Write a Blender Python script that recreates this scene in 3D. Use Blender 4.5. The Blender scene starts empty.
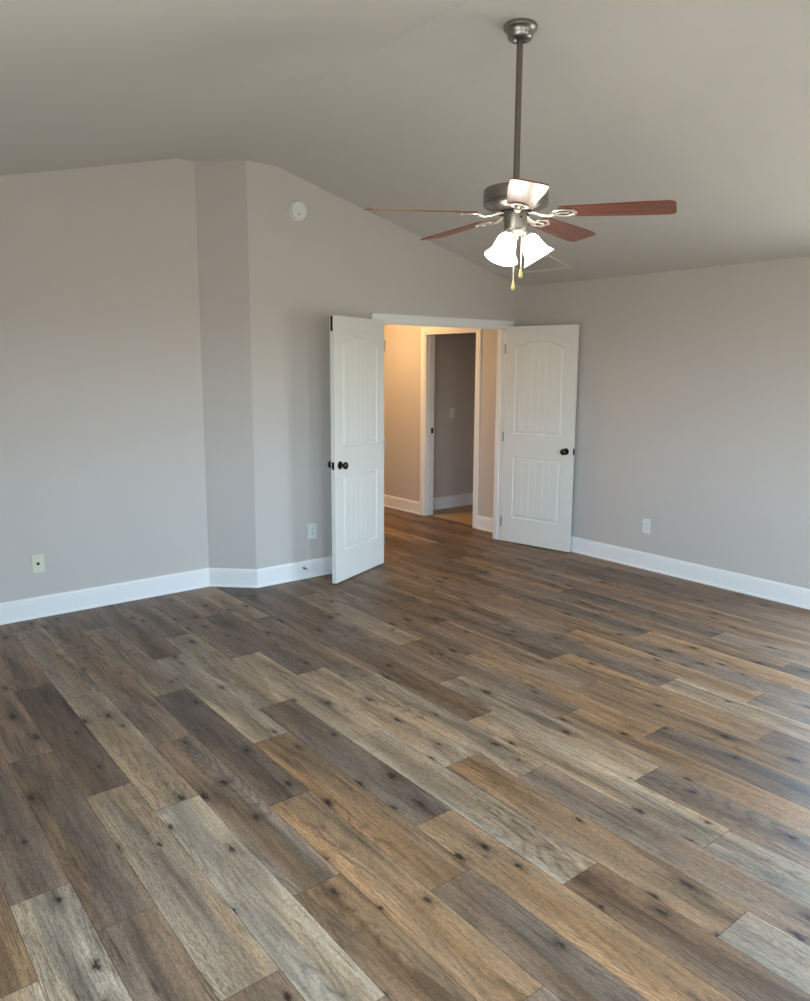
import bpy, bmesh, math, random
from math import sin, cos, pi, radians as R_
from mathutils import Vector, Matrix

# ------------------------------------------------------------------ camera, light, exposure
sc = bpy.context.scene
col = sc.collection
sc.view_settings.view_transform = 'Standard'
sc.view_settings.look = 'None'
sc.view_settings.gamma = 1.0
sc.view_settings.use_curve_mapping = False
sc.view_settings.exposure = 0.22
sc.cycles.max_bounces = 10
sc.cycles.diffuse_bounces = 7
sc.cycles.use_denoising = True
sc.cycles.sample_clamp_indirect = 4.0

CAM_H = 1.6724
cd = bpy.data.cameras.new('camera')
cam = bpy.data.objects.new('camera', cd)
col.objects.link(cam)
cd.sensor_fit = 'HORIZONTAL'
cd.sensor_width = 36.0
cd.lens = 758.3 * 36.0 / 810.0
cd.shift_y = -14.18 / 810.0
cd.clip_start = 0.05
cam.matrix_world = (Matrix.Translation((0, 0, CAM_H)) @ Matrix.Rotation(-0.6706, 4, 'Z')
                    @ Matrix.Rotation(pi / 2 - 0.1568, 4, 'X') @ Matrix.Rotation(0.00528, 4, 'Z'))
sc.camera = cam

# bright bluish sky above the horizon, sunlit ground and houses below it; it enters through the windows
SKY, HORIZON, GROUND = (8.9, 12.4, 16.0), (11.0, 12.2, 12.6), (4.5, 4.4, 3.8)
w = bpy.data.worlds.new('sky')
sc.world = w
w.use_nodes = True
_n, _l = w.node_tree.nodes, w.node_tree.links
_tc = _n.new('ShaderNodeTexCoord')
_sx = _n.new('ShaderNodeSeparateXYZ')
_l.new(_tc.outputs['Generated'], _sx.inputs[0])
_mr = _n.new('ShaderNodeMapRange')
_mr.inputs['From Min'].default_value = -1
_l.new(_sx.outputs['Z'], _mr.inputs['Value'])
_rp = _n.new('ShaderNodeValToRGB')
_l.new(_mr.outputs[0], _rp.inputs[0])
_e = _rp.color_ramp.elements
_e[0].position = 0.49
_e[0].color = tuple(c / 16 for c in GROUND) + (1,)
_e[1].position = 0.56
_e[1].color = tuple(c / 16 for c in SKY) + (1,)
_k = _e.new(0.515)
_k.color = tuple(c / 16 for c in HORIZON) + (1,)
_l.new(_rp.outputs[0], _n['Background'].inputs[0])
_n['Background'].inputs[1].default_value = 16.0


def portal(name, loc, rot, sx, sy):
    """tells the sampler where the sky comes in; gives off no light of its own"""
    l = bpy.data.lights.new(name, 'AREA')
    l.shape = 'RECTANGLE'
    l.size = sx
    l.size_y = sy
    l.cycles.is_portal = True
    o = bpy.data.objects.new(name, l)
    col.objects.link(o)
    o.location = loc
    o.rotation_euler = rot


portal('window_portal', (1.10, -1.63, 1.45), (R_(90), 0, 0), 1.4, 1.5)
portal('window_portal', (3.60, -1.63, 1.45), (R_(90), 0, 0), 1.1, 1.5)
portal('window_portal', (-0.53, 0.70, 1.55), (R_(90), 0, R_(-90)), 2.9, 1.4)
portal('window_portal', (5.56, 1.15, 1.10), (R_(90), 0, R_(90)), 1.8, 2.0)

# ------------------------------------------------------------------ room dimensions (metres)
D = 5.088      # wall with the double doors
DL = 5.346     # back wall left of the angled piece
RX = 5.434     # right wall
LX = -0.40     # left wall
RY = -1.5      # rear wall
T = 0.12
XC0, XC1 = 2.203, 2.838   # flat strip of the ceiling
ZF, ZE = 3.091, 2.421     # flat ceiling and eaves
SL = (ZF - ZE) / (RX - XC1)
SLL = 0.2536
J1, J2, JZ = 3.79, 5.245, 2.045
TB = 0.105    # thickness of the door wall   # double door opening


def ceil_z(x):
    if x < XC0:
        return ZF - (XC0 - x) * SLL
    if x > XC1:
        return ZF - (x - XC1) * SL
    return ZF


# ------------------------------------------------------------------ material helpers
def new_mat(name):
    m = bpy.data.materials.new(name)
    m.use_nodes = True
    nt = m.node_tree
    return m, nt, nt.nodes, nt.links, nt.nodes['Principled BSDF']


def lin(r, g, b):
    f = lambda c: (c / 255 / 12.92) if c / 255 <= 0.04045 else ((c / 255 + 0.055) / 1.055) ** 2.4
    return (f(r), f(g), f(b), 1)


def simple(name, rgb, rough=0.5, metal=0.0, bump=0.0, bscale=200, emit=None, estr=0, var=0.03):
    m, nt, N, L, B = new_mat(name)
    B.inputs['Roughness'].default_value = rough
    B.inputs['Metallic'].default_value = metal
    tc = N.new('ShaderNodeTexCoord')
    nz = N.new('ShaderNodeTexNoise')
    nz.inputs['Scale'].default_value = 6
    L.new(tc.outputs['Object'], nz.inputs['Vector'])
    mx = N.new('ShaderNodeMix')
    mx.data_type = 'RGBA'
    mx.inputs['A'].default_value = tuple(c * (1 - var) for c in rgb[:3]) + (1,)
    mx.inputs['B'].default_value = tuple(min(1, c * (1 + var)) for c in rgb[:3]) + (1,)
    L.new(nz.outputs['Fac'], mx.inputs['Factor'])
    L.new(mx.outputs['Result'], B.inputs['Base Color'])
    if bump:
        n2 = N.new('ShaderNodeTexNoise')
        n2.inputs['Scale'].default_value = bscale
        n2.inputs['Detail'].default_value = 3
        L.new(tc.outputs['Object'], n2.inputs['Vector'])
        bp = N.new('ShaderNodeBump')
        bp.inputs['Strength'].default_value = bump
        bp.inputs['Distance'].default_value = 0.002
        L.new(n2.outputs['Fac'], bp.inputs['Height'])
        L.new(bp.outputs['Normal'], B.inputs['Normal'])
    if emit:
        B.inputs['Emission Color'].default_value = emit
        B.inputs['Emission Strength'].default_value = estr
    return m


M = {}
M['wall'] = simple('greige_wall_paint', lin(205, 199, 193), 0.75, bump=0.25, bscale=90, var=0.015)
M['ceiling'] = simple('greige_ceiling_paint', lin(213, 211, 205), 0.9, bump=0.35, bscale=60, var=0.03)
M['trim'] = simple('white_trim_paint', lin(245, 246, 245), 0.35, var=0.01)
M['door'] = simple('white_door_paint', lin(236, 235, 228), 0.4, var=0.01)
M['plate'] = simple('white_plastic', lin(232, 234, 232), 0.35, var=0.01)
M['ivory'] = simple('ivory_plastic', lin(226, 224, 205), 0.4, var=0.01)
M['slot'] = simple('dark_slot', lin(40, 40, 40), 0.6)
M['nickel'] = simple('brushed_nickel', lin(150, 146, 140), 0.32, 1.0, var=0.05)
M['darknickel'] = simple('dark_nickel', lin(74, 68, 63), 0.22, 1.0, var=0.05)
M['bracket'] = simple('lit_nickel_bracket', lin(205, 200, 190), 0.35, 0.6)  # nickel painted paler where the fan lamps light it white
M['rod'] = simple('grey_down_rod', lin(118, 112, 106), 0.4, 0.7)
M['chrome'] = simple('chrome', lin(190, 190, 190), 0.2, 1.0)
M['fob'] = simple('pale_wood_fob', lin(214, 190, 130), 0.5)
M['chain'] = simple('bead_chain', lin(215, 210, 195), 0.35, 0.4)
M['vent'] = simple('white_vent_paint', lin(226, 224, 216), 0.5)
M['vinyl'] = simple('tan_vinyl_floor', lin(176, 150, 112), 0.45, var=0.12)
M['ground'] = simple('grass_ground', lin(96, 110, 70), 0.9, var=0.2)
M['shade'] = simple('frosted_glass_shade', lin(250, 248, 240), 0.4, emit=(1.0, 0.93, 0.82, 1), estr=9.0)
M['bulb'] = simple('lit_bulb', lin(255, 250, 240), 0.4, emit=(1.0, 0.90, 0.76, 1), estr=30.0)
M['hall_lamp'] = simple('warm_hall_lamp_glass', lin(255, 240, 220), 0.4, emit=(1.0, 0.60, 0.26, 1), estr=125.0)


def pane_mat():
    m, nt, N, L, B = new_mat('window_glass')
    N.remove(B)
    out = N['Material Output']
    t = N.new('ShaderNodeBsdfTransparent')
    g = N.new('ShaderNodeBsdfGlossy')
    g.inputs['Roughness'].default_value = 0.02
    mx = N.new('ShaderNodeMixShader')
    mx.inputs[0].default_value = 0.06
    L.new(t.outputs[0], mx.inputs[1])
    L.new(g.outputs[0], mx.inputs[2])
    L.new(mx.outputs[0], out.inputs['Surface'])
    return m


M['pane'] = pane_mat()


def math_node(N, L, op, a, b=None, c=None, clamp=False):
    n = N.new('ShaderNodeMath')
    n.operation = op
    n.use_clamp = clamp
    for i, x in enumerate((a, b, c)):
        if x is None:
            continue
        if isinstance(x, (int, float)):
            n.inputs[i].default_value = x
        else:
            L.new(x, n.inputs[i])
    return n.outputs[0]


def ramp(N, L, fac, stops):
    r = N.new('ShaderNodeValToRGB')
    el = r.color_ramp.elements
    while len(el) < len(stops):
        el.new(0.5)
    for e, (p, c) in zip(el, stops):
        e.position = p
        e.color = (c, c, c, 1) if isinstance(c, (int, float)) else c
    L.new(fac, r.inputs[0])
    return r.outputs[0]


def mixc(N, L, blend, fac, a, b):
    n = N.new('ShaderNodeMix')
    n.data_type = 'RGBA'
    n.blend_type = blend
    for key, x in (('Factor', fac), ('A', a), ('B', b)):
        if isinstance(x, (int, float, tuple)):
            n.inputs[key].default_value = x
        else:
            L.new(x, n.inputs[key])
    return n.outputs['Result']


def plank_mat():
    """wood-look vinyl planks: tone per plank from an attribute, grain and knots in plank coordinates"""
    m, nt, N, L, B = new_mat('wood_plank_floor')
    uv = N.new('ShaderNodeUVMap'); uv.uv_map = 'plank'
    sd = N.new('ShaderNodeUVMap'); sd.uv_map = 'seed'
    tone = N.new('ShaderNodeAttribute'); tone.attribute_name = 'tone'
    s1 = N.new('ShaderNodeSeparateXYZ'); L.new(uv.outputs[0], s1.inputs[0])
    s2 = N.new('ShaderNodeSeparateXYZ'); L.new(sd.outputs[0], s2.inputs[0])
    u, v = s1.outputs[0], s1.outputs[1]
    seed, flat = s2.outputs[0], s2.outputs[1]

    def vec(su, sv, so=1.0, off=0.0):
        c = N.new('ShaderNodeCombineXYZ')
        L.new(math_node(N, L, 'MULTIPLY', u, su), c.inputs[0])
        L.new(math_node(N, L, 'MULTIPLY', v, sv), c.inputs[1])
        L.new(math_node(N, L, 'MULTIPLY_ADD', seed, 37.0 * so, off), c.inputs[2])
        return c.outputs[0]

    def noise(vc, scale=1.0, detail=4, rough=0.55, dist=0.0):
        n = N.new('ShaderNodeTexNoise')
        n.inputs['Scale'].default_value = scale
        n.inputs['Detail'].default_value = detail
        n.inputs['Roughness'].default_value = rough
        n.inputs['Distortion'].default_value = dist
        L.new(vc, n.inputs['Vector'])
        return n.outputs['Fac']
    # broad lights and darks within a plank: dark heart, pale sapwood edges
    broad = noise(vec(13, 1.3), 1.0, 3, 0.55, 0.6)
    broad_c = ramp(N, L, broad, [(0.32, 0.58), (0.46, 0.92), (0.58, 1.10), (0.72, 1.28)])
    hue = noise(vec(9, 0.9, off=41.0), 1.0, 2, 0.5, 0.4)
    hue_c = ramp(N, L, hue, [(0.38, (0.97, 0.98, 1.0, 1)), (0.62, (1.12, 1.0, 0.86, 1))])
    # fine grain
    fine = noise(vec(230, 7), 1.0, 5, 0.7, 0.3)
    fine_c = ramp(N, L, fine, [(0.30, 0.64), (0.50, 1.0), (0.70, 1.28)])
    mid = noise(vec(60, 3.2, off=61.0), 1.0, 3, 0.6, 0.5)
    mid_c = ramp(N, L, mid, [(0.30, 0.76), (0.48, 1.0), (0.68, 1.12)])
    pores = noise(vec(420, 60, off=5.0), 1.0, 2, 0.6)
    pores_c = ramp(N, L, pores, [(0.34, 0.62), (0.48, 1.0), (0.66, 1.22)])
    # cathedral rings
    field = noise(vec(8, 0.8, off=11.0), 1.0, 1, 0.5, 0.35)
    rings = math_node(N, L, 'SINE', math_node(N, L, 'MULTIPLY', field, 150.0))
    rings_c = ramp(N, L, math_node(N, L, 'MULTIPLY_ADD', rings, 0.5, 0.5), [(0.0, 0.74), (0.35, 1.0), (1.0, 1.08)])
    ringmask = ramp(N, L, noise(vec(9, 1.1, off=77.0), 1.0, 1, 0.5), [(0.48, 0.0), (0.58, 1.0)])
    # long dark splits
    spl = noise(vec(48, 3.0, off=23.0), 1.0, 3, 0.6, 1.0)
    spl_c = ramp(N, L, spl, [(0.60, 1.0), (0.68, 0.50), (0.76, 0.25)])
    # knots: small dark eye with a smoky halo drawn out along the grain
    vo = N.new('ShaderNodeTexVoronoi')
    vo.inputs['Scale'].default_value = 1.0
    vo.inputs['Randomness'].default_value = 0.9
    wob = N.new('ShaderNodeTexNoise'); wob.inputs['Scale'].default_value = 1.0; wob.inputs['Detail'].default_value = 4
    kc = N.new('ShaderNodeCombineXYZ')
    L.new(math_node(N, L, 'MULTIPLY_ADD', u, 7.5, 0.3), kc.inputs[0])
    L.new(math_node(N, L, 'ADD', math_node(N, L, 'MULTIPLY', v, 3.3), math_node(N, L, 'MULTIPLY', seed, 400.0)), kc.inputs[1])
    kv = kc.outputs[0]
    L.new(vec(60, 45, off=3.0), wob.inputs['Vector'])
    va = N.new('ShaderNodeVectorMath'); va.operation = 'MULTIPLY_ADD'
    L.new(wob.outputs['Color'], va.inputs[0]); va.inputs[1].default_value = (0.22, 0.16, 0); L.new(kv, va.inputs[2])
    L.new(va.outputs[0], vo.inputs['Vector'])
    vo.voronoi_dimensions = '2D'
    dist = vo.outputs['Distance']
    sep = N.new('ShaderNodeSeparateColor'); L.new(vo.outputs['Color'], sep.inputs[0])
    size = math_node(N, L, 'MULTIPLY_ADD', sep.outputs[1], 1.5, 0.85)
    dist = math_node(N, L, 'MULTIPLY', dist, size)
    knot_core = ramp(N, L, dist, [(0.045, 0.10), (0.085, 0.38), (0.15, 0.74), (0.36, 1.0)])
    has = math_node(N, L, 'GREATER_THAN', sep.outputs[0], 0.60)
    c = mixc(N, L, 'MULTIPLY', 1.0, tone.outputs['Color'], broad_c)
    c = mixc(N, L, 'MULTIPLY', 1.0, c, hue_c)
    # pale sapwood along the plank edges of some planks, following a wandering line
    wander = noise(vec(2, 1.1, off=91.0), 1.0, 2, 0.5)
    across = math_node(N, L, 'ABSOLUTE', math_node(N, L, 'ADD', u, math_node(N, L, 'MULTIPLY_ADD', wander, 0.16, -0.08)))
    sap = ramp(N, L, math_node(N, L, 'MULTIPLY', across, 10.0), [(0.10, 0.80), (0.45, 0.98), (0.85, 1.22)])
    c = mixc(N, L, 'MULTIPLY', 0.75, c, sap)
    c = mixc(N, L, 'MULTIPLY', 1.0, c, fine_c)
    c = mixc(N, L, 'MULTIPLY', 1.0, c, mid_c)
    c = mixc(N, L, 'MULTIPLY', 1.0, c, pores_c)
    c = mixc(N, L, 'MULTIPLY', ringmask, c, rings_c)
    c = mixc(N, L, 'MULTIPLY', 0.8, c, spl_c)
    c = mixc(N, L, 'MULTIPLY', has, c, knot_core)
    # groove between planks: distance to plank edge is stored by the mesh in flat (z of seed map = end distance)
    half = 0.1805 / 2
    au = math_node(N, L, 'ABSOLUTE', u)
    eu = math_node(N, L, 'SUBTRACT', half, au)
    ev = flat
    av = math_node(N, L, 'SUBTRACT', 0.6125, math_node(N, L, 'ABSOLUTE', ev))
    e = math_node(N, L, 'MINIMUM', eu, av)
    edge = ramp(N, L, math_node(N, L, 'MULTIPLY', e, 100.0), [(0.0, 0.35), (0.10, 0.45), (0.22, 1.0)])
    c = mixc(N, L, 'MULTIPLY', 0.9, c, edge)
    L.new(c, B.inputs['Base Color'])
    rr = ramp(N, L, fine, [(0.3, 0.50), (0.7, 0.42)])
    L.new(rr, B.inputs['Roughness'])
    B.inputs['Specular IOR Level'].default_value = 0.35
    bp = N.new('ShaderNodeBump')
    bp.inputs['Strength'].default_value = 0.25
    bp.inputs['Distance'].default_value = 0.001
    hsum = math_node(N, L, 'MULTIPLY', fine, edge)
    L.new(hsum, bp.inputs['Height'])
    L.new(bp.outputs['Normal'], B.inputs['Normal'])
    return m


M['plank'] = plank_mat()


def blade_mat():
    m, nt, N, L, B = new_mat('cherry_blade')
    tc = N.new('ShaderNodeTexCoord')
    mp = N.new('ShaderNodeMapping'); mp.inputs['Scale'].default_value = (3, 60, 60)
    L.new(tc.outputs['Object'], mp.inputs[0])
    nz = N.new('ShaderNodeTexNoise'); nz.inputs['Scale'].default_value = 1; nz.inputs['Detail'].default_value = 4
    L.new(mp.outputs[0], nz.inputs['Vector'])
    r = ramp(N, L, nz.outputs['Fac'], [(0.3, lin(92, 46, 32)), (0.7, lin(158, 88, 60))])
    L.new(r, B.inputs['Base Color'])
    B.inputs['Roughness'].default_value = 0.3
    return m


M['blade'] = blade_mat()


# ------------------------------------------------------------------ mesh helpers
def link(name, bm, mat, parent=None, smooth=False, kind=None, label=None, cat=None, group=None, loc=None):
    bmesh.ops.recalc_face_normals(bm, faces=bm.faces[:])
    me = bpy.data.meshes.new(name)
    bm.to_mesh(me)
    bm.free()
    me.materials.append(mat)
    if smooth:
        me.polygons.foreach_set('use_smooth', [True] * len(me.polygons))
        try:
            me.set_sharp_from_angle(angle=R_(38))
        except Exception:
            pass
    o = bpy.data.objects.new(name, me)
    col.objects.link(o)
    if parent is not None:
        o.parent = parent
    if loc is not None:
        o.location = loc
    tag(o, kind, label, cat, group)
    return o


def tag(o, kind=None, label=None, cat=None, group=None):
    for k, x in (('kind', kind), ('label', label), ('category', cat), ('group', group)):
        if x:
            o[k] = x
    return o


def thing(name, label, cat, loc, rotz=0.0, group=None, kind=None):
    o = bpy.data.objects.new(name, None)
    o.empty_display_size = 0.1
    col.objects.link(o)
    o.location = loc
    o.rotation_euler = (0, 0, rotz)
    return tag(o, kind, label, cat, group)


def box(bm, x0, x1, y0, y1, z0, z1, bev=0.0, mtx=None):
    vs = [bm.verts.new(p) for p in ((x0, y0, z0), (x1, y0, z0), (x1, y1, z0), (x0, y1, z0),
                                    (x0, y0, z1), (x1, y0, z1), (x1, y1, z1), (x0, y1, z1))]
    fs = [bm.faces.new([vs[i] for i in f]) for f in
          ((0, 3, 2, 1), (4, 5, 6, 7), (0, 1, 5, 4), (1, 2, 6, 5), (2, 3, 7, 6), (3, 0, 4, 7))]
    if bev:
        es = list({e for f in fs for e in f.edges})
        r = bmesh.ops.bevel(bm, geom=es, offset=bev, segments=2, affect='EDGES', profile=0.6)
        vs = list({v for f in r['faces'] for v in f.verts} | {v for v in vs if v.is_valid})
    if mtx is not None:
        bmesh.ops.transform(bm, matrix=mtx, verts=[v for v in vs if v.is_valid])
    return vs


def prism(bm, pts, fn0, fn1):
    """closed solid between two copies of a polygon; fn0 and fn1 map a 2D point to 3D"""
    a = [bm.verts.new(fn0(p)) for p in pts]
    b = [bm.verts.new(fn1(p)) for p in pts]
    n = len(pts)
    bm.faces.new(a)
    bm.faces.new(b[::-1])
    for i in range(n):
        j = (i + 1) % n
        bm.faces.new((a[i], b[i], b[j], a[j]))
    return a + b


def lathe(bm, prof, segs=40, mtx=None, cap=True):
    rings = []
    for r, z in prof:
        if r < 1e-5:
            rings.append([bm.verts.new((0, 0, z))])
        else:
            rings.append([bm.verts.new((r * cos(2 * pi * k / segs), r * sin(2 * pi * k / segs), z)) for k in range(segs)])
    for a, b in zip(rings, rings[1:]):
        for k in range(segs):
            k2 = (k + 1) % segs
            if len(a) == 1 and len(b) == 1:
                continue
            if len(a) == 1:
                bm.faces.new((a[0], b[k], b[k2]))
            elif len(b) == 1:
                bm.faces.new((a[k], a[k2], b[0]))
            else:
                bm.faces.new((a[k], a[k2], b[k2], b[k]))
    if cap:
        for r in (rings[0], rings[-1]):
            if len(r) > 1:
                bm.faces.new(r)
    vs = [v for r in rings for v in r]
    if mtx is not None:
        bmesh.ops.transform(bm, matrix=mtx, verts=vs)
    return vs


def tube(bm, pts, rad, segs=10, flat=1.0):
    pts = [Vector(p) for p in pts]
    rads = rad if isinstance(rad, (list, tuple)) else [rad] * len(pts)
    rings = []
    up = Vector((0, 0, 1))
    for i, p in enumerate(pts):
        t = (pts[min(i + 1, len(pts) - 1)] - pts[max(i - 1, 0)]).normalized()
        a = t.cross(up)
        if a.length < 1e-3:
            a = Vector((1, 0, 0))
        a.normalize()
        b = a.cross(t).normalized()
        rings.append([bm.verts.new(p + a * rads[i] * cos(2 * pi * k / segs) + b * rads[i] * flat * sin(2 * pi * k / segs))
                      for k in range(segs)])
    for a, b in zip(rings, rings[1:]):
        for k in range(segs):
            bm.faces.new((a[k], a[(k + 1) % segs], b[(k + 1) % segs], b[k]))
    bm.faces.new(rings[0])
    bm.faces.new(rings[-1][::-1])


# ------------------------------------------------------------------ floor (plank field)
PW, PL, PX0 = 0.1805, 1.225, 0.905
TN = {'G': (154, 137, 117), 'L': (150, 130, 108), 'M': (124, 104, 87), 'D': (103, 87, 74), 'T': (134, 107, 80),
      'B': (114, 92, 73)}
# column index: (y of one end seam, {number of plank above that seam: tone})
COLS = {
    -5: (1.60, {}), -4: (2.067, {-1: 'L', 0: 'T', 1: 'M'}), -3: (2.435, {-1: 'G', 0: 'M', 1: 'M'}),
    -2: (2.156, {-1: 'M', 0: 'M', 1: 'M', 2: 'M'}), -1: (1.693, {-1: 'B', 0: 'L', 1: 'D', 2: 'M'}),
    0: (1.44, {-1: 'M', 0: 'G', 1: 'L', 2: 'G'}), 1: (1.93, {-1: 'T', 0: 'M', 1: 'M', 2: 'M'}),
    2: (2.424, {-1: 'T', 0: 'D', 1: 'L', 2: 'M'}), 3: (1.68, {-1: 'M', 0: 'T', 1: 'G', 2: 'M'}),
    4: (1.98, {-1: 'T', 0: 'D', 1: 'G', 2: 'M'}), 5: (1.436, {-1: 'B', 0: 'G', 1: 'L', 2: 'M'}),
    6: (2.226, {-2: 'G', -1: 'T', 0: 'L', 1: 'D', 2: 'M'}), 7: (1.98, {-1: 'M', 0: 'L', 1: 'M', 2: 'L'}),
    8: (2.479, {-2: 'G', -1: 'L', 0: 'B', 1: 'M'}), 9: (1.669, {-1: 'M', 0: 'L', 1: 'M', 2: 'B'}),
    10: (2.236, {-1: 'T', 0: 'M', 1: 'L', 2: 'B'}), 11: (1.866, {-1: 'D', 0: 'T', 1: 'M', 2: 'M'}),
    12: (2.396, {-1: 'T', 0: 'M', 1: 'B', 2: 'T'}), 13: (1.528, {-1: 'D', 0: 'T', 1: 'D', 2: 'M'}),
    14: (2.148, {-1: 'L', 0: 'M', 1: 'B'}), 15: (1.761, {-1: 'M', 0: 'T', 1: 'M'}), 16: (2.60, {-1: 'M', 0: 'T'}),
    17: (1.45, {0: 'T', 1: 'D'}), 18: (1.865, {-1: 'D', 0: 'B', 1: 'M'}), 19: (2.371, {-1: 'M', 0: 'D', 1: 'T'}),
}


def floor_mesh():
    rnd = random.Random(11)
    bm = bmesh.new()
    uvp = bm.loops.layers.uv.new('plank')
    uvs = bm.loops.layers.uv.new('seed')
    tn = bm.loops.layers.float_color.new('tone')
    x_lo, x_hi, y_lo, y_hi = LX - T, RX + T * 0.5, RY - T, 8.0
    k0 = math.floor((x_lo - PX0) / PW)
    k1 = math.ceil((x_hi - PX0) / PW)
    prev = 0
    for k in range(k0, k1):
        base, tones = COLS.get(k, (prev + rnd.uniform(0.3, 0.9), {}))
        prev = base
        a, b = PX0 + k * PW, PX0 + (k + 1) * PW
        n0 = math.floor((y_lo - base) / PL)
        n1 = math.ceil((y_hi - base) / PL)
        for n in range(n0, n1):
            c, d = base + n * PL, base + (n + 1) * PL
            t = tones.get(n) or rnd.choice('MMMMDBBTMLMB')
            j = rnd.uniform(0.93, 1.07)
            rgb = lin(*[min(255, q * j) for q in TN[t]])
            sx0, sx1 = max(a, x_lo), min(b, x_hi)
            sy0, sy1 = max(c, y_lo), min(d, y_hi)
            if sx1 <= sx0 or sy1 <= sy0:
                continue
            vs = [bm.verts.new(p) for p in ((sx0, sy0, 0), (sx1, sy0, 0), (sx1, sy1, 0), (sx0, sy1, 0))]
            f = bm.faces.new(vs)
            s = rnd.random()
            for lp in f.loops:
                x, y = lp.vert.co.x, lp.vert.co.y
                lp[uvp].uv = (x - (a + b) / 2, y - (c + d) / 2)
                lp[uvs].uv = (s, y - (c + d) / 2)
                lp[tn] = rgb
    for f in bm.faces:
        if f.normal.z < 0:
            f.normal_flip()
    # slab under the planks
    return bm


me_bm = floor_mesh()
floor = link('floor', me_bm, M['plank'], kind='structure')
sb = floor.modifiers.new('thickness', 'SOLIDIFY')
sb.thickness = 0.05
sb.offset = -1

# ------------------------------------------------------------------ ceiling
bm = bmesh.new()
prof = [(LX - T, ceil_z(LX - T)), (XC0, ZF), (XC1, ZF), (RX + T, ceil_z(RX + T)),
        (RX + T, ceil_z(RX + T) + 0.12), (XC1, ZF + 0.12), (XC0, ZF + 0.12), (LX - T, ceil_z(LX - T) + 0.12)]
prism(bm, prof, lambda p: (p[0], RY - T, p[1]), lambda p: (p[0], DL + T, p[1]))
link('ceiling', bm, M['ceiling'], kind='structure')


def wall_xz(name, x0, x1, y0, y1, holes=()):
    """wall across x with a top that follows the ceiling; holes = (xa, xb, za, zb)"""
    bm = bmesh.new()

    def piece(a, b, za, zb=None):
        xs = [a] + [x for x in (XC0, XC1) if a < x < b] + [b]
        if zb is None:
            pts = [(a, za), (b, za)] + [(x, ceil_z(x) + 0.03) for x in reversed(xs)]
        else:
            pts = [(a, za), (b, za), (b, zb), (a, zb)]
        prism(bm, pts, lambda p: (p[0], y0, p[1]), lambda p: (p[0], y1, p[1]))
    cur = x0
    for xa, xb, za, zb in holes:
        piece(cur, xa, 0)
        if za > 0:
            piece(xa, xb, 0, za)
        piece(xa, xb, zb)
        cur = xb
    piece(cur, x1, 0)
    return link(name, bm, M['wall'], kind='structure')


def wall_box(name, x0, x1, y0, y1, z1, holes=()):
    """wall along y, constant height; holes = (ya, yb, za, zb)"""
    bm = bmesh.new()
    cur = y0
    for ya, yb, za, zb in holes:
        box(bm, x0, x1, cur, ya, 0, z1)
        if za > 0:
            box(bm, x0, x1, ya, yb, 0, za)
        box(bm, x0, x1, ya, yb, zb, z1)
        cur = yb
    box(bm, x0, x1, cur, y1, 0, z1)
    return link(name, bm, M['wall'], kind='structure')


W1 = (0.45, 1.75, 0.75, 2.15)
W2 = (3.10, 4.10, 0.75, 2.15)
W4 = (-0.70, 2.10, 0.90, 2.20)     # unseen, added in the left wall to brighten the right wall and corner
W3 = (0.30, 2.00, 0.15, 2.05)     # in the right wall, y range
HD = (5.685, 6.50, 0, 2.035)        # doorway in the hall side of the right wall
wall_xz('wall_back', 2.600, RX, D, D + TB, holes=((J1, J2, 0, JZ),))
wall_xz('wall_back_left', LX - T, 2.3285, DL, DL + T)
wall_xz('wall_rear', LX - T, RX + T, RY - T, RY, holes=(W1, W2))
wall_box('wall_left', LX - T, LX, RY, DL, ceil_z(LX) + 0.02, holes=(W4,))
wall_box('wall_right', RX, RX + T, RY, 7.9, ZE + 0.02, holes=(W3, HD))
bm = bmesh.new()
prism(bm, [(2.3285, DL), (2.600, D), (2.600, D + TB), (2.3285 + 0.05, DL + T), (2.3285, DL + T)],
      lambda p: (p[0], p[1], 0), lambda p: (p[0], p[1], ZF + 0.02))
link('wall_corner', bm, M['wall'], kind='structure')

# hall behind the double doors and the small room off it
wall_box('wall_hall_left', 2.78, 2.90, D + TB, 7.9, 2.47)
bm = bmesh.new()
box(bm, 2.78, RX + T, 7.9, 8.0, 0, 2.47)
link('wall_hall_end', bm, M['wall'], kind='structure')
bm = bmesh.new()
box(bm, 2.78, RX, D + TB, 7.9, 2.44, 2.52)
link('ceiling_hall', bm, M['ceiling'], kind='structure')
SRY = 6.70
bm = bmesh.new()
box(bm, RX + T, 7.3, SRY, SRY + 0.1, 0, 2.47)
link('wall_side_room_back', bm, M['wall'], kind='structure')
bm = bmesh.new()
box(bm, 7.3, 7.4, 5.2, SRY + 0.1, 0, 2.47)
link('wall_side_room_right', bm, M['wall'], kind='structure')
bm = bmesh.new()
box(bm, RX + T, 7.4, 5.1, 5.2, 0, 2.47)
link('wall_side_room_front', bm, M['wall'], kind='structure')
bm = bmesh.new()
box(bm, RX + T, 7.3, 5.2, SRY, 2.44, 2.52)
link('ceiling_side_room', bm, M['ceiling'], kind='structure')
bm = bmesh.new()
box(bm, RX + T * 0.5, 7.3, 5.2, SRY, -0.05, 0.0)
link('floor_side_room', bm, M['vinyl'], kind='structure')

# ------------------------------------------------------------------ baseboards (profile swept with mitres)
BH = 0.1418
BPROF = [(0, 0), (0.020, 0), (0.020, 0.008), (0.0175, 0.015), (0.013, 0.018), (0.013, BH - 0.030), (0.0115, BH - 0.026),
         (0.0115, BH - 0.014), (0.008, BH - 0.006), (0.006, BH), (0, BH)]


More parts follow.
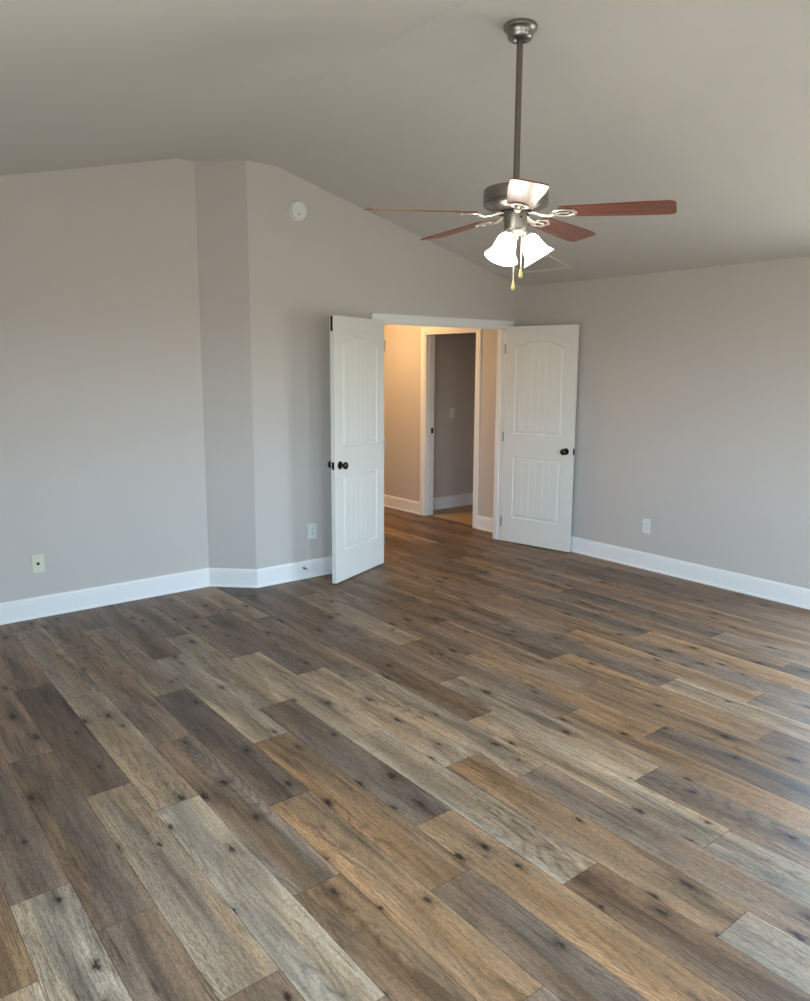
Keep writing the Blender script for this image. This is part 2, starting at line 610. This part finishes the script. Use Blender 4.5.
def baseboard(name, pts, right=True, z=0.0):
    """pts: plan path; the board stands to the given side of the path"""
    bm = bmesh.new()
    P = [Vector((p[0], p[1])) for p in pts]
    sg = 1 if right else -1
    rings = []
    for i, p in enumerate(P):
        ns = []
        for a, b in ((i - 1, i), (i, i + 1)):
            if a >= 0 and b < len(P):
                t = (P[b] - P[a]).normalized()
                ns.append(Vector((t.y, -t.x)) * sg)
        n = ns[0] if len(ns) == 1 else (ns[0] + ns[1]) / (1 + ns[0].dot(ns[1]))
        rings.append([bm.verts.new((p.x + n.x * o, p.y + n.y * o, z + h)) for o, h in BPROF])
    m_ = len(BPROF)
    for a, b in zip(rings, rings[1:]):
        for k in range(m_):
            bm.faces.new((a[k], a[(k + 1) % m_], b[(k + 1) % m_], b[k]))
    bm.faces.new(rings[0])
    bm.faces.new(rings[-1][::-1])
    return link(name, bm, M['trim'], kind='structure')


CW = 0.062
baseboard('baseboard_left', [(LX, RY), (LX, DL)])
baseboard('baseboard_back_left', [(LX, DL), (2.3285, DL), (2.45, 5.2305)])
baseboard('baseboard_corner', [(2.45, 5.2305), (2.600, D), (2.80, D)])
baseboard('baseboard_back', [(2.80, D), (J1 - CW, D)])
baseboard('baseboard_right', [(RX, D), (RX, RY)])
baseboard('baseboard_rear', [(RX, RY), (LX, RY)])
baseboard('baseboard_hall_right', [(RX, 7.9), (RX, HD[1] + CW)])
baseboard('baseboard_hall_doorway', [(RX, HD[0] - CW), (RX, D + TB)])
baseboard('baseboard_side_room', [(RX + T, SRY), (7.3, SRY)])
baseboard('baseboard_hall_left', [(2.90, D + TB), (2.90, 7.9)])


# ------------------------------------------------------------------ casings and jambs
def casing_piece(bm, p0, p1, n, wdir, wdt, th=0.017):
    """moulded board from p0 to p1, standing off along n, width along wdir"""
    p0, p1, n, wdir = Vector(p0), Vector(p1), Vector(n), Vector(wdir)
    pr = [(0, 0), (0, th * 0.55), (0.006, th * 0.75), (0.016, th * 0.8), (0.022, th * 0.95), (wdt - 0.012, th), (wdt - 0.004, th), (wdt, th * 0.75), (wdt, 0)]
    prism(bm, pr, lambda p: tuple(p0 + wdir * p[0] + n * p[1]), lambda p: tuple(p1 + wdir * p[0] + n * p[1]))


bm = bmesh.new()
# room side: header, left and right boards
casing_piece(bm, (J1 - 0.115, D, JZ), (J2 + 0.072, D, JZ), (0, -1, 0), (0, 0, 1), 0.054, 0.02)
casing_piece(bm, (J1, D, 0), (J1, D, JZ), (0, -1, 0), (-1, 0, 0), CW)
casing_piece(bm, (J2, D, 0), (J2, D, JZ), (0, -1, 0), (1, 0, 0), CW)
# hall side
casing_piece(bm, (J1 - CW, D + TB, JZ), (J2 + CW, D + TB, JZ), (0, 1, 0), (0, 0, 1), CW)
casing_piece(bm, (J1, D + TB, 0), (J1, D + TB, JZ), (0, 1, 0), (-1, 0, 0), CW)
casing_piece(bm, (J2, D + TB, 0), (J2, D + TB, JZ), (0, 1, 0), (1, 0, 0), CW)
link('trim_1', bm, M['trim'], kind='structure', smooth=False)
bm = bmesh.new()
JT = 0.016
box(bm, J1 - 0.001, J1 + JT, D - 0.002, D + TB + 0.002, 0, JZ)
box(bm, J2 - JT, J2 + 0.001, D - 0.002, D + TB + 0.002, 0, JZ)
box(bm, J1 + JT, J2 - JT, D - 0.002, D + TB + 0.002, JZ - JT, JZ + 0.001)
# stops
box(bm, J1 + JT, J1 + JT + 0.010, D + 0.045, D + 0.08, 0, JZ - JT)
box(bm, J2 - JT - 0.010, J2 - JT, D + 0.045, D + 0.08, 0, JZ - JT)
box(bm, J1 + JT, J2 - JT, D + 0.045, D + 0.08, JZ - JT - 0.010, JZ - JT)
link('trim_2', bm, M['trim'], kind='structure')

# hall doorway casing and jamb (in the right wall plane)
bm = bmesh.new()
y0, y1, hz = HD[0], HD[1], HD[3]
casing_piece(bm, (RX, y0 - CW, hz), (RX, y1 + CW, hz), (-1, 0, 0), (0, 0, 1), CW)
casing_piece(bm, (RX, y0, 0), (RX, y0, hz), (-1, 0, 0), (0, -1, 0), CW)
casing_piece(bm, (RX, y1, 0), (RX, y1, hz), (-1, 0, 0), (0, 1, 0), CW)
link('trim_3', bm, M['trim'], kind='structure')
bm = bmesh.new()
box(bm, RX - 0.002, RX + T + 0.002, y0 - 0.001, y0 + JT, 0, hz)
box(bm, RX - 0.002, RX + T + 0.002, y1 - JT, y1 + 0.001, 0, hz)
box(bm, RX - 0.002, RX + T + 0.002, y0 + JT, y1 - JT, hz - JT, hz + 0.001)
box(bm, RX + 0.035, RX + 0.07, y1 - JT - 0.010, y1 - JT, 0, hz - JT)
box(bm, RX + 0.035, RX + 0.07, y0 + JT, y0 + JT + 0.010, 0, hz - JT)
jamb = link('trim_4', bm, M['trim'], kind='structure')
bm = bmesh.new()
box(bm, RX + 0.075, RX + 0.108, y1 - JT - 0.003, y1 - JT, 0.93, 0.99, 0.0008)
link('strike_plate', bm, M['darknickel'], jamb)

# ------------------------------------------------------------------ windows behind the camera (the daylight's source)
def window(name, along_x, a, b, z0, z1, c, depth):
    """frame, sashes and pane in an opening; c is the inner wall plane, depth signed towards outside"""
    bm = bmesh.new()
    def bx(u0, u1, w0, w1, z0_, z1_):
        w0, w1 = sorted((w0, w1))
        if along_x:
            box(bm, u0, u1, w0, w1, z0_, z1_)
        else:
            box(bm, w0, w1, u0, u1, z0_, z1_)
    f = 0.045
    i0, i1 = c + depth * 0.35, c + depth * 0.85
    bx(a, a + f, i0, i1, z0, z1); bx(b - f, b, i0, i1, z0, z1)
    bx(a + f, b - f, i0, i1, z0, z0 + f); bx(a + f, b - f, i0, i1, z1 - f, z1)
    zm, um = (z0 + z1) / 2, (a + b) / 2
    bx(a + f, b - f, i0, i1, zm - 0.02, zm + 0.02)
    bx(um - 0.03, um + 0.03, i0, i1, z0 + f, zm - 0.02); bx(um - 0.03, um + 0.03, i0, i1, zm + 0.02, z1 - f)
    # sill and apron on the room side
    s = -1 if depth > 0 else 1
    bx(a - 0.05, b + 0.05, c, c + s * 0.04, z0 - 0.025, z0)
    bx(a - CW, a, c, c + s * 0.017, z0, z1 + CW); bx(b, b + CW, c, c + s * 0.017, z0, z1 + CW)
    bx(a, b, c, c + s * 0.017, z1, z1 + CW)
    o = link(name, bm, M['trim'], kind='structure')
    bm = bmesh.new()
    m0 = c + depth * 0.6
    bx(a + f, b - f, m0 - 0.003, m0 + 0.003, z0 + f, z1 - f)
    link('pane', bm, M['pane'], o)
    return o


window('window_1', True, W1[0], W1[1], W1[2], W1[3], RY, -T)
window('window_2', True, W2[0], W2[1], W2[2], W2[3], RY, -T)
window('window_3', False, W3[0], W3[1], W3[2], W3[3], RX, T)
window('window_added', False, W4[0], W4[1], W4[2], W4[3], LX, -T)  # added for its daylight on the right wall and angled corner


# ------------------------------------------------------------------ doors
DW, DH, DT = 0.735, 2.034, 0.035


def door_depth(u, z):
    """depth of the moulded face below the flat of the door (metres)"""
    h = 0.0
    for a, b, z0, zs, rise in ((0.113, 0.617, 1.047, 1.835, 0.066), (0.113, 0.617, 0.243, 0.828, 0.0)):
        mid, hw = (a + b) / 2, (b - a) / 2
        top = zs
        slope = 1.0
        if rise:
            Rr = (hw * hw + rise * rise) / (2 * rise)
            q = min(hw, abs(u - mid))
            top = zs + rise - Rr + math.sqrt(Rr * Rr - q * q)
            slope = math.sqrt(Rr * Rr - q * q) / Rr
        s = min(u - a, b - u, z - z0, (top - z) * slope)
        if s <= 0:
            continue
        W_ = 0.030
        if s < 0.006:
            h = 0.0095 * math.sin(s / 0.006 * pi / 2)
        elif s < 0.012:
            h = 0.0095
        elif s < W_:
            t = (s - 0.012) / (W_ - 0.012)
            h = 0.0095 - 0.0065 * math.sin(t * pi / 2)
        else:
            h = 0.003
            ia, ib = a + W_, b - W_
            n = 6
            g = (ib - ia) / n
            q = (u - ia) / g
            dd = abs(q - round(q)) * g
            if 0 < round(q) < n and dd < 0.004:
                h += 0.004 * (1 - dd / 0.004)
    return h


def door_leaf(side):
    """leaf in local coords: x from hinge to free edge, y = 0 the face towards the room, thickness to side*DT"""
    bm = bmesh.new()
    us = [i * DW / 184 for i in range(185)]
    zs = []
    z = 0.0
    while z < DH - 1e-6:
        zs.append(z)
        fine = any(lo <= z <= hi for lo, hi in ((0.236, 0.28), (0.792, 0.836), (1.04, 1.084), (1.80, 1.91)))
        z += 0.004 if fine else 0.0
        if not fine:
            nxt = min([lo for lo in (0.236, 0.792, 1.04, 1.80) if lo > z + 1e-6] + [DH])
            z = min(z + 0.05, nxt)
            if z in (0.236, 0.792, 1.04, 1.80):
                z += 1e-9
    zs.append(DH)
    for face, sg in ((0.0, 1), (side * DT, -1)):
        grid = [[bm.verts.new((u, face + side * sg * door_depth(u, z), z)) for u in us] for z in zs]
        for r0, r1 in zip(grid, grid[1:]):
            for k in range(len(us) - 1):
                bm.faces.new((r0[k], r0[k + 1], r1[k + 1], r1[k]))
        if sg == 1:
            g0 = grid
        else:
            g1 = grid
    m_, n_ = len(zs) - 1, len(us) - 1
    for k in range(n_):
        bm.faces.new((g0[0][k], g1[0][k], g1[0][k + 1], g0[0][k + 1]))
        bm.faces.new((g0[m_][k], g0[m_][k + 1], g1[m_][k + 1], g1[m_][k]))
    for k in range(m_):
        bm.faces.new((g0[k][0], g0[k + 1][0], g1[k + 1][0], g1[k][0]))
        bm.faces.new((g0[k][n_], g1[k][n_], g1[k + 1][n_], g0[k + 1][n_]))
    return bm


def knob_bm(sg):
    """rose, neck and round knob along sg * -y"""
    bm = bmesh.new()
    prof = [(0, 0), (0.031, 0), (0.031, 0.004), (0.027, 0.009), (0.014, 0.012), (0.0115, 0.018), (0.0115, 0.030),
            (0.017, 0.035), (0.0255, 0.042), (0.0285, 0.050), (0.027, 0.058), (0.020, 0.064), (0.010, 0.0665), (0, 0.067)]
    lathe(bm, prof, 28, Matrix.Rotation(R_(90) * sg, 4, 'X'))
    return bm


def door(name, side, hinge, free, label):
    """side +1: thickness lies on local +y (left leaf needs the wall side)"""
    ang = math.atan2(free[1] - hinge[1], free[0] - hinge[0])
    d = link(name, door_leaf(side), M['door'], kind='structure', smooth=True, label=label)
    d.location = (hinge[0], hinge[1], 0.008)
    d.rotation_euler = (0, 0, ang)
    back = side * DT
    # knobs on both faces; the visible face is y = 0
    for yy, sg in ((0.0, side), (back, -side)):
        k = link('door_knob', knob_bm(sg), M['darknickel'], d, smooth=True)
        k.location = (DW - 0.068, yy, 0.917)
    bm = bmesh.new()
    y_a, y_b = sorted((side * 0.006, side * (DT - 0.006)))
    box(bm, DW, DW + 0.0015, y_a, y_b, 0.888, 0.946)
    box(bm, DW + 0.0015, DW + 0.010, y_a + 0.006, y_b - 0.006, 0.909, 0.925, 0.001)
    link('latch_plate', bm, M['darknickel'], d)
    for z in (0.19, 1.01, 1.83):
        bm = bmesh.new()
        lathe(bm, [(0, -0.045), (0.006, -0.045), (0.006, 0.045), (0, 0.045)], 14,
              Matrix.Translation((-0.003, -side * 0.003, z)))
        y_a, y_b = sorted((side * 0.002, side * 0.031))
        box(bm, -0.0015, 0.0, y_a, y_b, z - 0.044, z + 0.044)
        link('door_hinge', bm, M['nickel'], d, smooth=True)
    return d, ang


# left leaf: local x runs towards the camera-left; its room face is on the right-hand side of that direction
# (towards the camera), so the thickness goes to local -y
LH, LF = (3.792, 5.066), (3.133, 4.787)
d1, a1 = door('door_1', -1, LH, LF, 'white panel door leaf folded back beside the back wall, left of the opening')
bm = bmesh.new()
box(bm, DW - 0.0, DW + 0.0015, -0.028, -0.010, DH - 0.115, DH - 0.005)
box(bm, DW + 0.0015, DW + 0.004, -0.022, -0.016, DH - 0.10, DH - 0.05)
link('flush_bolt', bm, M['darknickel'], d1)
RH, RF = (5.213, 5.066), (5.352, 4.350)
d2, a2 = door('door_2', 1, RH, RF, 'white panel door leaf folded back against the right wall')


# ------------------------------------------------------------------ ceiling fan
def ceiling_fan():
    FX, FY = 2.515, 2.407
    f = thing('ceiling_fan', 'brushed nickel ceiling fan with five cherry wood blades and two lit frosted glass shades',
              'ceiling fan', (FX, FY, ZF))
    Z = lambda z: z - ZF + (0.010 if z < 2.6 else 0)
    bm = bmesh.new()
    lathe(bm, [(0, Z(3.091)), (0.066, Z(3.091)), (0.0705, Z(3.087)), (0.072, Z(3.080)), (0.070, Z(3.073)), (0.063, Z(3.068)), (0.058, Z(3.062)),
               (0.0545, Z(3.052)), (0.052, Z(3.040)), (0.046, Z(3.033)), (0.038, Z(3.030)), (0.026, Z(3.034)), (0.022, Z(3.040)), (0, Z(3.040))], 48)
    link('canopy', bm, M['nickel'], f, smooth=True)
    bm = bmesh.new()
    lathe(bm, [(0, Z(3.05)), (0.0135, Z(3.05)), (0.0135, Z(2.40)), (0, Z(2.40))], 24)
    link('down_rod', bm, M['rod'], f, smooth=True)
    bm = bmesh.new()
    lathe(bm, [(0, Z(2.455)), (0.022, Z(2.455)), (0.024, Z(2.450)), (0.026, Z(2.428)), (0.10, Z(2.427)), (0.134, Z(2.424)), (0.1385, Z(2.419)),
               (0.1400, Z(2.412)), (0.1405, Z(2.400)), (0.1405, Z(2.372)), (0.1360, Z(2.369)), (0.1360, Z(2.366)), (0.1400, Z(2.363)), (0.1400, Z(2.356)), (0.134, Z(2.350)),
               (0.112, Z(2.338)), (0.085, Z(2.330)), (0, Z(2.330))], 56)
    link('motor_housing', bm, M['nickel'], f, smooth=True)
    bm = bmesh.new()
    lathe(bm, [(0, Z(2.333)), (0.050, Z(2.333)), (0.050, Z(2.320)), (0.050, Z(2.258)), (0.047, Z(2.252)), (0, Z(2.252))], 40)
    sw = link('switch_housing', bm, M['nickel'], f, smooth=True)
    for k in range(3):
        a = R_(-136.3 + 30 + k * 120)
        b2 = bmesh.new()
        lathe(b2, [(0, 0), (0.004, 0), (0.004, 0.003), (0, 0.004)], 10,
              Matrix.Translation((0.0495 * cos(a), 0.0495 * sin(a), Z(2.300))) @ Matrix.Rotation(a, 4, 'Z') @ Matrix.Rotation(R_(90), 4, 'Y'))
        link('screw', b2, M['darknickel'], sw)
    bm = bmesh.new()
    lathe(bm, [(0, Z(2.331)), (0.074, Z(2.331)), (0.074, Z(2.321)), (0, Z(2.321))], 40)
    link('gap_shade_ring', bm, M['slot'], f, smooth=True)  # dark ring stands in for the shade in the gap under the motor
    # blades
    BZ = 2.325
    iron_me = blade_me = None
    for k in range(5):
        az = R_(-132.0 + 72 * k)
        mt = Matrix.Rotation(az, 4, 'Z') @ Matrix.Translation((0, 0, Z(BZ))) @ Matrix.Rotation(R_(1.8), 4, 'Y') @ Matrix.Rotation(R_(-10.5), 4, 'X')
        if blade_me is None:
            bm = bmesh.new()
            r0, r1 = 0.190, 0.665
            out = []
            def hw(t):
                return 0.052 + (0.070 - 0.052) * min(1, t * 1.3)
            n = 16
            for i in range(n + 1):
                t = i / n
                out.append((r0 + (r1 - 0.030 - r0) * t, -hw(t)))
            for i in range(1, 8):
                a = -pi / 2 + i * (pi / 2) / 8
                out.append((r1 - 0.030 + 0.030 * cos(a), -hw(1) + 0.030 + 0.030 * sin(a)))
            out = out + [(x, -y) for x, y in reversed(out)]
            prism(bm, out, lambda p: (p[0], p[1], 0.0025), lambda p: (p[0], p[1], -0.0025))
            b = link('blade', bm, M['blade'], f)
            blade_me = b.data
            # blade iron: curved neck and an open loop that carries the blade
            bm = bmesh.new()
            tube(bm, [(0.060, 0, 0.002), (0.085, 0, -0.002), (0.115, 0, -0.012), (0.145, 0, -0.016), (0.170, 0, -0.010)],
                 [0.015, 0.013, 0.012, 0.013, 0.015], 10, 0.55)
            loop = []
            for i in range(25):
                a = 2 * pi * i / 24
                loop.append((0.212 + 0.048 * cos(a), 0.033 * sin(a), -0.0065))
            tube(bm, loop, 0.0075, 8, 0.5)
            tube(bm, [(0.168, 0, -0.0080), (0.200, 0, -0.0065), (0.236, 0, -0.0065)], [0.008, 0.006, 0.009], 8, 0.5)
            for sy in (-1, 1):
                lathe(bm, [(0, -0.013), (0.006, -0.012), (0.007, -0.008), (0.007, -0.003), (0, -0.003)], 12,
                      Matrix.Translation((0.252, 0.020 * sy, 0)))
            g = link('blade_iron', bm, M['bracket'], f, smooth=True)
            iron_me = g.data
        else:
            b = bpy.data.objects.new('blade', blade_me); col.objects.link(b); b.parent = f
            g = bpy.data.objects.new('blade_iron', iron_me); col.objects.link(g); g.parent = f
        b.matrix_local = mt
        g.matrix_local = mt
    # light kit
    bm = bmesh.new()
    lathe(bm, [(0, Z(2.254)), (0.043, Z(2.254)), (0.045, Z(2.246)), (0.034, Z(2.234)), (0.018, Z(2.230)), (0.014, Z(2.212)), (0, Z(2.210))], 32)
    link('fitter', bm, M['bracket'], f, smooth=True)
    toward = R_(-136.3)
    side = Vector((cos(-0.6706), sin(-0.6706), 0)) * 0.006
    for off, tilt in ((-44, 23), (104, 32)):
        a = toward + R_(off)
        base = Matrix.Translation((0.041 * cos(a) + side.x, 0.041 * sin(a) + side.y, Z(2.240))) @ Matrix.Rotation(a, 4, 'Z') @ Matrix.Rotation(R_(-tilt), 4, 'Y')
        # local -z points down and outwards
        bm = bmesh.new()
        lathe(bm, [(0, 0.012), (0.012, 0.012), (0.013, -0.004), (0.024, -0.010), (0.025, -0.028), (0, -0.028)], 24)
        h = link('lamp_holder', bm, M['bracket'], f, smooth=True)
        h.matrix_local = base
        bm = bmesh.new()
        outer = [(0.025, -0.014), (0.034, -0.022), (0.042, -0.038), (0.046, -0.058), (0.050, -0.080), (0.058, -0.100), (0.069, -0.116), (0.074, -0.122)]
        inner = [(0.0715, -0.122), (0.066, -0.114), (0.055, -0.098), (0.047, -0.079), (0.043, -0.058), (0.039, -0.039), (0.031, -0.025), (0.022, -0.018)]
        lathe(bm, outer + inner + [outer[0]], 40, cap=False)
        s = link('lamp_shade', bm, M['shade'], f, smooth=True)
        s.matrix_local = base
        bm = bmesh.new()
        lathe(bm, [(0, -0.026), (0.013, -0.026), (0.014, -0.045), (0.026, -0.062), (0.030, -0.078), (0.026, -0.094), (0.014, -0.104), (0, -0.107)], 24)
        bl = link('bulb', bm, M['bulb'], s, smooth=True)
    # pull chains
    right = Vector((cos(-0.6706), sin(-0.6706), 0))
    tow = Vector((cos(toward), sin(toward), 0))
    for off, ze in ((-0.002, 1.992), (0.030, 2.044)):
        p = right * off + tow * 0.046
        bm = bmesh.new()
        tube(bm, [(p.x, p.y, Z(2.262)), (p.x, p.y, Z((2.262 + ze) / 2)), (p.x, p.y, Z(ze + 0.036))], 0.0022, 8)
        c = link('pull_chain', bm, M['chain'], f, smooth=True)
        bm = bmesh.new()
        lathe(bm, [(0, 0.042), (0.0035, 0.041), (0.005, 0.030), (0.0085, 0.014), (0.0085, 0.008), (0.005, 0.001), (0, 0)], 16)
        fb = link('pull_fob', bm, M['fob'], c, smooth=True)
        fb.location = (p.x, p.y, Z(ze))
    return f


ceiling_fan()


# ------------------------------------------------------------------ small fixtures on the walls
def outlet(label, loc, rz, coax=False):
    """plate in local xz plane, facing local -y"""
    t = thing('wall_outlet' if not coax else 'cable_outlet', label, 'outlet', loc, rz)
    bm = bmesh.new()
    box(bm, -0.038, 0.038, -0.006, 0, -0.062, 0.062, 0.0025)
    link('cover_plate', bm, M['ivory'] if coax else M['plate'], t)
    if coax:
        bm = bmesh.new()
        lathe(bm, [(0, 0), (0.010, 0), (0.010, 0.003), (0.0065, 0.004), (0.0065, 0.011), (0, 0.011)], 16,
              Matrix.Translation((0, -0.006, 0)) @ Matrix.Rotation(R_(90), 4, 'X'))
        link('cable_jack', bm, M['slot'], t)
    else:
        for z in (0.020, -0.020):
            bm = bmesh.new()
            box(bm, -0.0165, 0.0165, -0.0085, -0.006, z - 0.0135, z + 0.0135, 0.001)
            rc = link('receptacle', bm, M['plate'], t)
            bm = bmesh.new()
            box(bm, -0.0075, -0.0050, -0.0089, -0.0080, z - 0.002, z + 0.007)
            box(bm, 0.0050, 0.0075, -0.0089, -0.0080, z - 0.002, z + 0.007)
            box(bm, -0.002, 0.002, -0.0089, -0.0080, z - 0.009, z - 0.005)
            link('slots', bm, M['slot'], rc)
    for z in ((0.042, -0.042) if coax else (0.0,)):
        bm = bmesh.new()
        lathe(bm, [(0, 0), (0.003, 0), (0.003, 0.001), (0, 0.0016)], 10,
              Matrix.Translation((0, -0.006, z)) @ Matrix.Rotation(R_(90), 4, 'X'))
        link('screw', bm, M['nickel'], t)
    return t


outlet('white duplex outlet low on the back wall just left of the open door', (3.096, D, 0.374), 0)
outlet('white duplex outlet low on the right wall', (RX, 3.602, 0.368), R_(-90))
outlet('ivory cable outlet plate with black centre jack, low on the left part of back wall', (1.133, DL, 0.367), 0, True)

t = thing('light_switch', 'white light switch on the dim wall seen through the hall doorway', 'light switch', (6.02, SRY, 1.13))
bm = bmesh.new()
box(bm, -0.037, 0.037, -0.006, 0, -0.060, 0.060, 0.0025)
link('cover_plate', bm, M['plate'], t)
bm = bmesh.new()
box(bm, -0.005, 0.005, -0.016, -0.006, -0.004, 0.010, 0.001)
link('toggle', bm, M['plate'], t)

t = thing('smoke_detector', 'round white smoke detector high on the back wall', 'smoke detector', (3.003, D, 2.802))
bm = bmesh.new()
MR = Matrix.Rotation(R_(90), 4, 'X')
lathe(bm, [(0, 0), (0.073, 0), (0.073, 0.008), (0.070, 0.010), (0, 0.010)], 40, MR)
link('mounting_base', bm, M['plate'], t, smooth=True)
bm = bmesh.new()
lathe(bm, [(0, 0.010), (0.064, 0.010), (0.064, 0.014), (0.067, 0.015), (0.067, 0.030), (0.060, 0.040), (0.048, 0.043), (0.046, 0.040),
           (0.040, 0.040), (0.038, 0.044), (0.018, 0.045), (0.017, 0.043), (0, 0.043)], 40, MR)
dc = link('cover', bm, M['plate'], t, smooth=True)
bm = bmesh.new()
lathe(bm, [(0, 0.043), (0.0055, 0.043), (0.0055, 0.0455), (0, 0.046)], 12, Matrix.Translation((-0.008, 0, -0.030)) @ MR)
link('test_button', bm, M['slot'], dc)


def door_stop(label, loc, rz):
    t = thing('door_stop', label, 'door stop', loc, rz)
    bm = bmesh.new()
    lathe(bm, [(0, 0), (0.010, 0), (0.010, 0.004), (0.006, 0.008), (0, 0.008)], 14, MR)
    link('mounting_foot', bm, M['nickel'], t)
    bm = bmesh.new()
    pts = []
    for i in range(90):
        a = i * 0.9
        pts.append((0.005 * cos(a), -0.006 - 0.050 * i / 89, 0.005 * sin(a)))
    tube(bm, pts, 0.0014, 6)
    link('spring', bm, M['nickel'], t, smooth=True)
    bm = bmesh.new()
    lathe(bm, [(0, 0.054), (0.0075, 0.054), (0.0085, 0.060), (0.0075, 0.068), (0, 0.070)], 14, MR)
    link('rubber_tip', bm, M['plate'], t)


door_stop('small spring door stop on the white baseboard left of the open door', (3.005, D - 0.013, 0.088), 0)
door_stop('small spring door stop on the baseboard at the right wall behind the open door', (RX - 0.013, 4.40, 0.085), R_(-90))

# ceiling vent on the right slope
vx0, vx1, vy0, vy1 = 4.78, 5.14, 4.26, 4.80
cx, cy = (vx0 + vx1) / 2, (vy0 + vy1) / 2
t = thing('ceiling_vent', 'white slatted return air vent on the sloped ceiling behind the fan lights', 'vent', (cx, cy, ceil_z(cx)))
t.rotation_euler = (0, math.atan(SL), 0)
hx, hy = (vx1 - vx0) / 2 / cos(math.atan(SL)), (vy1 - vy0) / 2
bm = bmesh.new()
fr = 0.032
box(bm, -hx, hx, -hy, -hy + fr, -0.010, 0, 0.002)
box(bm, -hx, hx, hy - fr, hy, -0.010, 0, 0.002)
box(bm, -hx, -hx + fr, -hy + fr, hy - fr, -0.010, 0, 0.002)
box(bm, hx - fr, hx, -hy + fr, hy - fr, -0.010, 0, 0.002)
link('frame', bm, M['vent'], t)
bm = bmesh.new()
ns = 24
for i in range(ns):
    y = -hy + fr + (i + 0.5) * (2 * hy - 2 * fr) / ns
    box(bm, -hx + fr, hx - fr, -0.0095, 0.0095, -0.0007, 0.0007,
        mtx=Matrix.Translation((0, y, -0.004)) @ Matrix.Rotation(R_(10), 4, 'X'))
link('slats', bm, M['vent'], t)

# warm flush light in the hall, just out of sight
t = thing('hall_light', 'warm flush dome light on the hall ceiling beyond the double doors', 'ceiling light', (4.55, 6.75, 2.44))
bm = bmesh.new()
lathe(bm, [(0, 0), (0.15, 0), (0.15, -0.020), (0.135, -0.024), (0, -0.024)], 32)
link('base', bm, M['nickel'], t, smooth=True)
bm = bmesh.new()
lathe(bm, [(0.130, -0.024), (0.125, -0.050), (0.100, -0.080), (0.060, -0.098), (0, -0.105)], 32)
link('glass_dome', bm, M['hall_lamp'], t, smooth=True)
